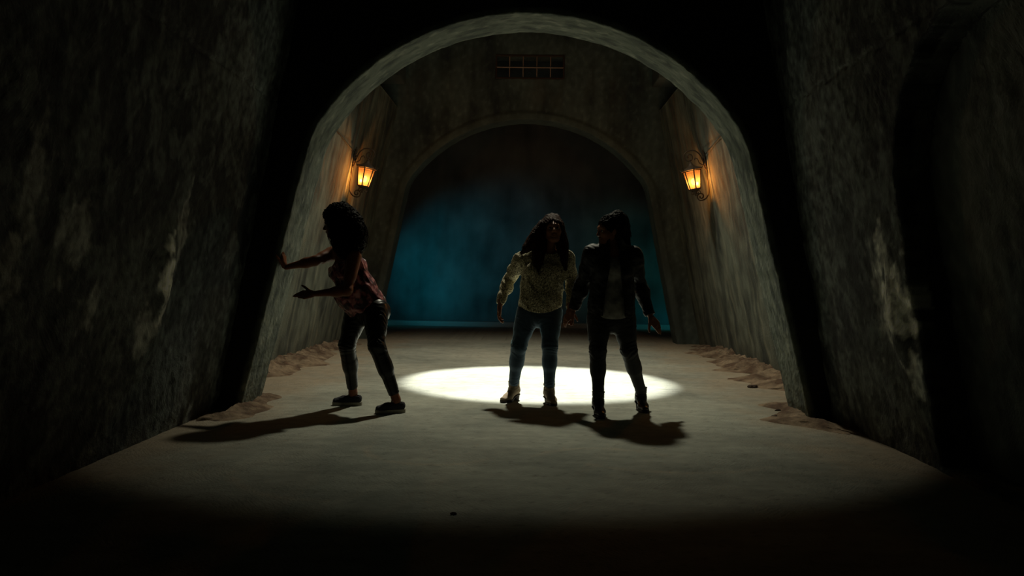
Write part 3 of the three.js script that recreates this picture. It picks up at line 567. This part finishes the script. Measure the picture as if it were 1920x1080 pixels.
function fixWinding(g) { g = g.index ? g.toNonIndexed() : g; const p = g.attributes.position; for (let i = 0; i < p.count; i += 3) { const a = [p.getX(i), p.getY(i), p.getZ(i)]; p.setXYZ(i, p.getX(i + 1), p.getY(i + 1), p.getZ(i + 1)); p.setXYZ(i + 1, ...a); } g.deleteAttribute('normal'); g.computeVertexNormals(); return g; }
function sneaker(root, pos, turn, pitch) {
  const up = join([ecap(V(0, 0.045, -0.03), V(0, 0.048, 0.06), V(1, 0, 0), 0.034, 0.04, 0.038, 0.034), ecap(V(0, 0.045, 0.06), V(0, 0.036, 0.138), V(1, 0, 0), 0.041, 0.038, 0.037, 0.026), cone(V(0, 0.06, -0.03), V(0, 0.09, -0.02), 0.038, 0.036)], 0.03);
  const f = (x, y, z) => { let d = up(x, y, z); d = smax(d, y - 0.082 + 0.16 * Math.max(0, 0.03 - Math.abs(z)) * 0.6, 0.006); d = Math.max(d, 0.022 - y); d = smax(d, -cone(V(0, 0.07, -0.02), V(0, 0.14, -0.02), 0.03, 0.033)(x, y, z), 0.006); return d + 0.0015 * N3(x * 60, y * 40, z * 30); };
  const m = mesh('sneaker', planar(net(f, [-0.06, 0, -0.1], [0.06, 0.12, 0.18], 0.0038, null)), M.canvas, root);
  mesh('sole', fixWinding(soleGeo(0.233, 0.038, 0.045, 0.03, 0.002)), M.rubber, m);
  const lace = [];
  for (let i = 0; i < 4; i++) { const z = 0.035 + i * 0.018, y = 0.088 - i * 0.008; lace.push(tube([[-0.02, y - 0.009, z], [-0.008, y, z + 0.004], [0.008, y, z + 0.004], [0.02, y - 0.009, z]], 0.0028, 10, 5)); }
  for (const s of [-1, 1]) lace.push(tube([[0, 0.092, 0.03], [s * 0.014, 0.1, 0.026], [s * 0.026, 0.092, 0.034], [s * 0.014, 0.088, 0.034], [0, 0.091, 0.03]], 0.0022, 16, 5));
  mesh('laces', merge(lace), M.lace, m);
  m.position.copy(pos).sub(root.position); m.rotation.set(pitch ?? 0, turn, 0, 'YXZ');
  return m;
}
function boot(root, pos, turn, mat, sole, heelH, shaft, pitch, label) {
  const H = heelH, up = join([cone(V(0, H + 0.035, -0.035), V(0, H + 0.03, 0.01), 0.036, 0.036), ecap(V(0, H * 0.9 + 0.035, 0.0), V(0, 0.042, 0.075), V(1, 0, 0), 0.036, 0.036, 0.04, 0.03), ecap(V(0, 0.038, 0.075), V(0, 0.03, 0.145), V(1, 0, 0), 0.041, 0.028, 0.029, 0.018), cone(V(0, H + 0.04, -0.012), V(0, H + shaft, -0.002), 0.043, 0.052)], 0.03);
  const deck = (z) => z < -0.01 ? H : H * (1 - ss(-0.01, 0.075, z)) + 0.012 * ss(-0.01, 0.075, z);
  const f = (x, y, z) => { let d = up(x, y, z); d = Math.max(d, deck(z) - y); d = smax(d, y - H - shaft + 0.01, 0.004); d = smax(d, -cone(V(0, H + shaft * 0.75, -0.004), V(0, H + shaft + 0.1, -0.002), 0.044, 0.052)(x, y, z), 0.004); return d + 0.0022 * N3(x * 25, y * 55, z * 25) * ss(H, H + 0.06, y); };
  const m = mesh('boot', net(f, [-0.065, 0, -0.1], [0.065, H + shaft + 0.03, 0.185], 0.0042, null), mat, root); if (label) m.userData.label = label;
  mesh('heel', (() => { const g = new THREE.CylinderGeometry(0.034, 0.027, H + 0.006, 18).scale(1, 1, 0.95).translate(0, (H + 0.006) / 2, -0.038); return g; })(), sole, m);
  mesh('sole', net((x, y, z) => { const dk = deck(z); return Math.max(Math.abs(y - dk) - 0.006 - (z > 0.06 ? 0.004 : 0), up(x, dk + 0.02, z) - 0.002, -0.0 - y); }, [-0.065, -0.01, -0.1], [0.065, H + 0.03, 0.185], 0.004, null), sole, m);
  m.position.copy(pos).sub(root.position); m.rotation.set(pitch ?? 0, turn, 0, 'YXZ');
  return m;
}
M.canvas = new THREE.MeshStandardMaterial({ name: 'navy canvas', color: 0x1a1c26, roughness: 0.9, bumpMap: weave, bumpScale: 0.0008 });
M.rubber = new THREE.MeshStandardMaterial({ name: 'off-white rubber', color: 0x8e8a7c, roughness: 0.75 });
M.lace = new THREE.MeshStandardMaterial({ name: 'white lace', color: 0xb4b0a6, roughness: 0.9 });
const hairMat = (c) => new THREE.MeshPhysicalMaterial({ name: 'hair', color: c, roughness: 0.65, specularIntensity: 0.12 });
function dressLegs(F, root, name, ease, amp, rise, color, mat) {
  const { J } = F, top = plane(along(F.hip, F.sh, 0.24), F.up), cuffs = [0, 1].map((i) => { const q = 'LR'[i]; return plane(J['an' + q].clone().addScaledVector(J['kn' + q].clone().sub(J['an' + q]).normalize(), rise), J['an' + q].clone().sub(J['kn' + q]).normalize()); });
  const lf = [limbFolds(J.hipL, J.knL, J.anL, amp, 1), limbFolds(J.hipR, J.knR, J.anR, amp, 8)];
  const nearL = (x, y, z) => { const t = clamp((J.hipL.y - y) / (J.hipL.y - J.anL.y)), a = lerp(J.hipL.x, J.anL.x, t), b = lerp(J.hipR.x, J.anR.x, t), c = lerp(J.hipL.z, J.anL.z, t), e = lerp(J.hipR.z, J.anR.z, t); return Math.hypot(x - a, z - c) < Math.hypot(x - b, z - e); };
  return garment(name, root, [...F.torso.slice(0, 2), ...F.torso.slice(8), ...F.legs.flat()], ease, 0.025, (x, y, z) => Math.max(top(x, y, z), y < 0.4 ? (nearL(x, y, z) ? cuffs[0](x, y, z) : cuffs[1](x, y, z)) : -1),
    (x, y, z) => nearL(x, y, z) ? lf[0](x, y, z) : lf[1](x, y, z), 0.0068, color, mat, [J.hipL, J.hipR, J.knL, J.knR, J.anL, J.anR, along(F.hip, F.sh, 0.25)], 0.16);
}

// ---- woman at the left jamb: bent forward, knees soft, one palm on the jamb, the other hand spread low
{
  const J = {
    hipL: at(704, 579, 6.34), hipR: at(672, 577, 6.48), knL: at(706, 648, 6.2), knR: at(650, 648, 6.42), anL: at(743, 753, 6.27), anR: at(662, 741, 6.58),
    shL: at(664, 481, 6.24), shR: at(624, 475, 6.5), elL: at(651, 545, 6.1), wrL: at(588, 551, 6.14), elR: at(591, 489, 6.32), wrR: at(536, 501, 6.34),
    neck: at(641, 463, 6.38), head: at(632, 420, 6.38), headFront: V(-1, -0.1, 0.12).normalize(), headUp: V(-0.22, 1, 0.05).normalize(), size: 1.0,
  };
  J.anL.y = 0.1; J.anR.y = 0.1;
  const toe = (a, turn) => V(a.x + 0.1 * Math.sin(turn), 0.042, a.z + 0.1 * Math.cos(turn)); J.toeL = toe(J.anL, -1.15); J.toeR = toe(J.anR, -1.42);
  const F = figure(J), root = base('person', V((J.anL.x + J.anR.x) / 2, 0, (J.anL.z + J.anR.z) / 2));
  tag(root, 'woman in burgundy sleeveless blouse and dark leggings bending with one palm on the left jamb', 'person');
  const wl = J.wrL, wr = J.wrR;
  bodyMesh(F, root, skinMat(0x7c4a30), [
    { geo: hand(false, [0.05, 0.1, 0.12, 0.2], 0.22, 1.3), wrist: wl, dir: V(-1, -0.12, 0.05), palm: V(-0.1, -0.45, -0.9) },
    { geo: hand(true, [0.12, 0.16, 0.2, 0.26], 0.13, 0.9, 0.002), wrist: wr.clone().add(V(-0.012, 0.01, 0)), dir: V(-0.08, 1, 0.08), palm: V(-1, -0.1, -0.12) }]);
  dressLegs(F, root, 'leggings', 0.007, 0.0075, 0.05, (x, y, z) => [0.006, 0.0058, 0.005], cloth('black coated leggings', { roughness: 0.36, specularIntensity: 0.55 }));
  // blouse: loose over the hips, cut away at the shoulders
  const hem = plane(along(F.hip, F.sh, 0.0), F.up.clone().multiplyScalar(-1)), top = plane(along(F.hip, F.sh, 0.9), F.up), aL = cone(J.shL.clone().addScaledVector(F.ssd, 0.05), J.elL, 0.085, 0.06), aR = cone(J.shR.clone().addScaledVector(F.ssd, -0.05), J.elR, 0.085, 0.06);
  const bag = [ecap(along(F.hip, F.sh, -0.06), along(F.hip, F.sh, 0.4), F.hs, 0.175, 0.135, 0.15, 0.12), ell(along(F.hip, F.sh, 0.3).addScaledVector(F.hf, 0.07), [0.13, 0.12, 0.11])];
  garment('blouse', root, [...F.torso.slice(0, 4), ...F.torso.slice(6, 8), ...bag], 0.012, 0.04, (x, y, z) => Math.max(hem(x, y, z) + 0.02 * N3(x * 9, y * 2, z * 9), top(x, y, z), -aL(x, y, z), -aR(x, y, z)),
    (x, y, z) => 0.016 * N3(x * 8 + y * 5, y * 3.2 - x * 4, z * 8) + 0.012 * (0.5 - Math.abs(N3(x * 12 + y * 8, y * 5 - x * 5, z * 12))), 0.0068,
    (x, y, z) => { const q = fbm(x * 13, y * 13, z * 13, 3); return q > 0.16 ? [0.5, 0.2, 0.2] : q < -0.1 ? [0.03, 0.008, 0.01] : [0.2, 0.045, 0.055]; }, cloth('burgundy satin print', { roughness: 0.42, sheen: 0.3, sheenColor: new THREE.Color(0.6, 0.3, 0.3) }), [along(F.hip, F.sh, -0.12), J.hipL, J.hipR, F.sh, J.shL, J.shR], 0.2);
  const h = J.head, L = (pts, r, bulge) => ({ pts: pts.map(([x, y, d]) => at(x, y, d)), r, bulge });
  hairMesh(root, J, [L([[642, 396, 6.36], [658, 420, 6.3], [664, 450, 6.3], [662, 474, 6.26]], [0.075, 0.055], 0.03), L([[634, 394, 6.34], [636, 425, 6.27], [640, 455, 6.24], [645, 476, 6.22]], [0.055, 0.045], 0.02), L([[640, 396, 6.44], [654, 425, 6.46], [656, 455, 6.46], [654, 474, 6.44]], [0.07, 0.05], 0.02), L([[628, 392, 6.4], [622, 402, 6.32], [622, 412, 6.3]], [0.045, 0.03], 0.01)],
    { cap: 0.02, curly: true, strands: 260, seed: 5, fly: 0.02, mat: hairMat(0x100a06), brow: -0.01 });
  sneaker(root, V(J.anL.x, 0.0, J.anL.z), -1.15, 0); sneaker(root, V(J.anR.x, 0.0, J.anR.z), -1.42, 0);
}
// ---- woman in the middle: sweater and jeans, head tipped back
const clasp = at(1067, 598, 6.6);
{
  const J = {
    hipL: at(1033, 583, 6.85), hipR: at(991, 583, 6.85), knL: at(1031, 648, 6.77), knR: at(973, 648, 6.84), anL: at(1030, 729, 6.87), anR: at(963, 722, 6.97),
    shL: at(1060, 484, 6.84), shR: at(979, 486, 6.88), elL: at(1074, 530, 6.9), wrL: at(1068, 581, 6.68), elR: at(954, 523, 7.03), wrR: at(937, 574, 6.9),
    neck: at(1031, 466, 6.86), head: at(1037, 433, 6.83), headFront: V(0.05, 0.3, 1).normalize(), headUp: V(-0.06, 1, -0.3).normalize(),
  };
  J.anL.y = 0.14; J.anR.y = 0.14;
  const toe = (a, turn) => V(a.x + 0.1 * Math.sin(turn), 0.034, a.z + 0.1 * Math.cos(turn)); J.toeL = toe(J.anL, 0.25); J.toeR = toe(J.anR, -0.65);
  J.face = V(0, 0, 1);
  const F = figure(J), root = base('person', V((J.anL.x + J.anR.x) / 2, 0, (J.anL.z + J.anR.z) / 2));
  tag(root, 'long-haired woman in a mottled knit sweater and blue jeans with her head tipped back', 'person');
  bodyMesh(F, root, skinMat(0x946448), [
    { geo: hand(true, [0.35, 0.4, 0.45, 0.5], 0.05, 0.2), wrist: J.wrR, dir: V(-0.05, -1, 0.15), palm: V(1, -0.1, 0.25) },
    { geo: hand(false, [0.4, 0.5, 0.55, 0.6], 0.04, 0.3), wrist: J.wrL, dir: V(-0.02, -1, 0.25), palm: V(0.15, 0.25, 1) }], { open: 0.004 });
  dressLegs(F, root, 'jeans', 0.0085, 0.0065, 0.0, (x, y, z) => mul3([0.032, 0.062, 0.095], 0.85 + 0.5 * fbm(x * 9, y * 3, z * 9, 3)), cloth('blue denim', { roughness: 0.85, sheen: 0.7, sheenColor: new THREE.Color(0.35, 0.6, 0.75) }));
  const own = belongs(F), A = F.arms, wrists = [0, 1].map((i) => plane(along(J['el' + 'LR'[i]], J['wr' + 'LR'[i]], 0.93), J['wr' + 'LR'[i]].clone().sub(J['el' + 'LR'[i]]).normalize()));
  const hc = along(F.hip, F.sh, 0.02), neckHole = ell(J.neck.clone().addScaledVector(F.sf, 0.03), [0.075, 0.06, 0.085]);
  const bag = [ecap(along(F.hip, F.sh, 0.06), along(F.hip, F.sh, 0.55), F.hs, 0.165, 0.125, 0.165, 0.125), ell(along(F.hip, F.sh, 0.16).addScaledVector(F.hf, 0.035), [0.15, 0.1, 0.11])];
  garment('sweater', root, [...F.torso.slice(1), ...A.flat(), ...bag], easeBy(F, 0.0125, 0.016), 0.04, (x, y, z) => { const u = x - hc.x, o = own(x, y, z); return o ? Math.max(wrists[o - 1](x, y, z), -neckHole(x, y, z)) : Math.max(hc.y - 0.02 + 1.6 * u * u - y, -neckHole(x, y, z)); },
    (x, y, z) => 0.009 * N3(x * 7, y * 5 + x * 4, z * 7) + 0.007 * (0.4 - Math.abs(N3(x * 11 + y * 6, y * 7, z * 11))) + 0.0016 * N3(x * 140, y * 140, z * 140), 0.006,
    (x, y, z) => { const q = N3(x * 105, y * 105, z * 105) + 0.4 * N3(x * 180, y * 180, z * 180); return q > 0.12 ? [0.1, 0.085, 0.05] : q > -0.25 ? [0.4, 0.35, 0.2] : [0.75, 0.69, 0.46]; }, cloth('mottled knit', { roughness: 0.95, sheen: 0.5, sheenColor: new THREE.Color(0.6, 0.55, 0.4) }), [hc, J.shL, J.shR, J.elL, J.elR, J.wrL, J.wrR, J.neck], 0.2);
  const L = (pts, r, bulge) => ({ pts: pts.map(([x, y, d]) => at(x, y, d)), r, bulge });
  hairMesh(root, J, [L([[1030, 412, 6.88], [1012, 436, 6.84], [997, 456, 6.8], [978, 474, 6.78]], [0.048, 0.016], 0.025), L([[1028, 420, 6.92], [1015, 450, 6.86], [1010, 478, 6.76], [1008, 512, 6.72]], [0.055, 0.012], 0.02), L([[1042, 414, 6.88], [1050, 440, 6.84], [1056, 468, 6.78], [1060, 505, 6.74]], [0.042, 0.012], 0.02), L([[1038, 415, 6.96], [1036, 450, 6.98], [1030, 485, 6.98]], [0.07, 0.03], 0.02)],
    { cap: 0.01, strands: 170, seed: 15, fly: 0.012, part: true, mat: hairMat(0x2a170e), brow: 0.0 });
  const tan = new THREE.MeshStandardMaterial({ name: 'pale suede', color: 0x8a7a62, roughness: 0.85 }), dk = new THREE.MeshStandardMaterial({ name: 'dark sole', color: 0x2a2018, roughness: 0.7 });
  boot(root, V(J.anL.x, 0, J.anL.z), 0.25, tan, dk, 0.055, 0.13); boot(root, V(J.anR.x, 0, J.anR.z), -0.65, tan, dk, 0.055, 0.13);
}
// ---- woman on the right: black jacket over a grey top, face turned away from the right wall, hair tied up
{
  const J = {
    hipL: at(1168, 592, 6.42), hipR: at(1124, 592, 6.4), knL: at(1179, 656, 6.4), knR: at(1121, 657, 6.3), anL: at(1202, 731, 6.62), anR: at(1122, 741, 6.32),
    shL: at(1187, 479, 6.42), shR: at(1111, 476, 6.4), elL: at(1197, 530, 6.58), wrL: at(1220, 594, 6.5), elR: at(1094, 529, 6.52), wrR: at(1074, 583, 6.54),
    neck: at(1147, 467, 6.43), head: at(1142, 432, 6.41), headFront: V(-1, -0.08, 0.42).normalize(), headUp: V(-0.06, 1, 0.03).normalize(),
  };
  J.anL.y = 0.15; J.anR.y = 0.15; J.face = V(0, 0, 1);
  const toe = (a, turn) => V(a.x + 0.1 * Math.sin(turn), 0.034, a.z + 0.1 * Math.cos(turn)); J.toeL = toe(J.anL, 0.12); J.toeR = toe(J.anR, 0.1);
  const F = figure(J), root = base('person', V((J.anL.x + J.anR.x) / 2, 0, (J.anL.z + J.anR.z) / 2));
  tag(root, 'woman in an open black jacket and black trousers with tied-back hair, looking to her side', 'person');
  bodyMesh(F, root, skinMat(0x8e5e44), [
    { geo: hand(false, [0.14, 0.16, 0.2, 0.24], 0.1, 0.8), wrist: J.wrL, dir: V(0.62, -0.85, 0.15), palm: V(-0.3, -0.35, -0.9) },
    { geo: hand(true, [0.35, 0.4, 0.45, 0.5], 0.06, 0.4), wrist: J.wrR, dir: V(-0.62, -0.75, -0.1), palm: V(0.5, -0.45, -0.7) }]);
  dressLegs(F, root, 'trousers', 0.0075, 0.0065, 0.0, (x, y, z) => mul3([0.012, 0.012, 0.013], 1 + 0.3 * N3(x * 20, y * 9, z * 20)), cloth('black denim', { roughness: 0.7 }));
  const own = belongs(F), A = F.arms, hc = along(F.hip, F.sh, -0.02);
  garment('shirt', root, [...F.torso.slice(0, 4), ...F.torso.slice(6), ell(along(F.hip, F.sh, 0.12).addScaledVector(F.hf, 0.045), [0.125, 0.12, 0.1])], 0.007, 0.045, (x, y, z) => Math.max(hc.y - 0.012 + 1.2 * (x - hc.x - 0.01) ** 2 - y, y - F.sh.y + 0.02, -ell(J.neck.clone().addScaledVector(F.sf, 0.05), [0.075, 0.09, 0.08])(x, y, z)),
    (x, y, z) => 0.006 * N3(x * 8, y * 5, z * 8) + 0.004 * (0.4 - Math.abs(N3(x * 14 + y * 6, y * 6, z * 14))), 0.0068, (x, y, z) => mul3([0.36, 0.35, 0.32], 0.8 + 0.7 * fbm(x * 11, y * 11, z * 11, 3)), cloth('grey jersey', { roughness: 0.9 }), [hc, J.shL, J.shR, J.neck, J.hipL, J.hipR], 0.17);
  const wrists = [0, 1].map((i) => plane(along(J['el' + 'LR'[i]], J['wr' + 'LR'[i]], 0.95), J['wr' + 'LR'[i]].clone().sub(J['el' + 'LR'[i]]).normalize()));
  const hemY = along(F.hip, F.sh, 0.0).y, collar = cone(J.neck.clone().addScaledVector(F.up, -0.03), J.neck.clone().addScaledVector(F.up, 0.035), 0.075, 0.07);
  const jacket = garment('jacket', root, [...F.torso, ...A.flat(), collar, ell(along(F.hip, F.sh, 0.12).addScaledVector(F.hf, 0.045), [0.125, 0.12, 0.1]), ecap(along(F.hip, F.sh, -0.04), along(F.hip, F.sh, 0.5), F.hs, 0.165, 0.12, 0.15, 0.115)], easeBy(F, 0.02, 0.027), 0.035, (x, y, z) => {
    const c = along(F.hip, F.sh, clamp((y - F.hip.y) / (F.sh.y - F.hip.y))), u = (x - c.x), fr = z - c.z, w = lerp(0.085, 0.035, ss(F.hip.y, F.sh.y, y));
    const gap = Math.max(Math.abs(u - 0.005) - w, -fr + 0.02, y - J.neck.y - 0.2, F.hip.y - 0.3 - y), nk = ell(J.neck.clone().add(V(0, 0.03, 0.015)), [0.058, 0.1, 0.06])(x, y, z);
    const o = own(x, y, z); return o ? Math.max(wrists[o - 1](x, y, z), -nk) : Math.max(hemY - y - 0.02 * u + 0.006 * N3(x * 8, 1, z * 8), -gap, -nk);
  }, (x, y, z) => 0.006 * N3(x * 9, y * 9, z * 9) + 0.004 * Math.abs(N3(x * 12 + y * 8, y * 16, z * 12)), 0.0062, null, new THREE.MeshPhysicalMaterial({ name: 'black leather', color: 0x0c0c0c, roughness: 0.6, specularIntensity: 0.6 }), [along(F.hip, F.sh, -0.05), J.shL, J.shR, J.elL, J.elR, J.wrL, J.wrR, J.neck], 0.18, 0.014);
  const c = along(F.hip, F.sh, 0.4), rp = (v) => v.clone().sub(root.position), Z = 0.136;
  for (const s of [-1, 1]) mesh('zip', tube([0, 0.25, 0.5, 0.75].map((t) => { const p = along(F.hip, F.sh, t); return rp(p.add(V(s * (lerp(0.085, 0.035, ss(0, 1, t)) + 0.012), 0, Z - 0.01))); }), 0.003, 20, 5), M.iron, jacket);
  const L = (pts, r, bulge) => ({ pts: pts.map(([x, y, d]) => at(x, y, d)), r, bulge });
  const hr = hairMesh(root, J, [L([[1150, 412, 6.42], [1158, 405, 6.43], [1166, 412, 6.44], [1172, 432, 6.46], [1177, 458, 6.47]], [0.03, 0.022], 0.018), L([[1152, 415, 6.42], [1162, 425, 6.43], [1166, 444, 6.45]], [0.05, 0.03], 0.012)],
    { cap: 0.006, strands: 60, seed: 25, fly: 0.006, mat: hairMat(0x0f0a07), brow: -0.004 });
  const tie = mesh('hair_tie', new THREE.TorusGeometry(0.03, 0.007, 8, 20), M.wire, hr); tie.position.copy(rp(at(1157, 408, 6.43))); tie.rotation.set(0.2, 0.9, 0);
  const blk = new THREE.MeshPhysicalMaterial({ name: 'black boot leather', color: 0x15120f, roughness: 0.45, clearcoat: 0.2 }), dk = new THREE.MeshStandardMaterial({ name: 'black sole', color: 0x0d0c0b, roughness: 0.7 });
  boot(root, V(J.anL.x, 0, J.anL.z), 0.12, blk, dk, 0.065, 0.135); boot(root, V(J.anR.x, 0, J.anR.z), 0.1, blk, dk, 0.065, 0.135);
}
renderer.render(scene, camera);
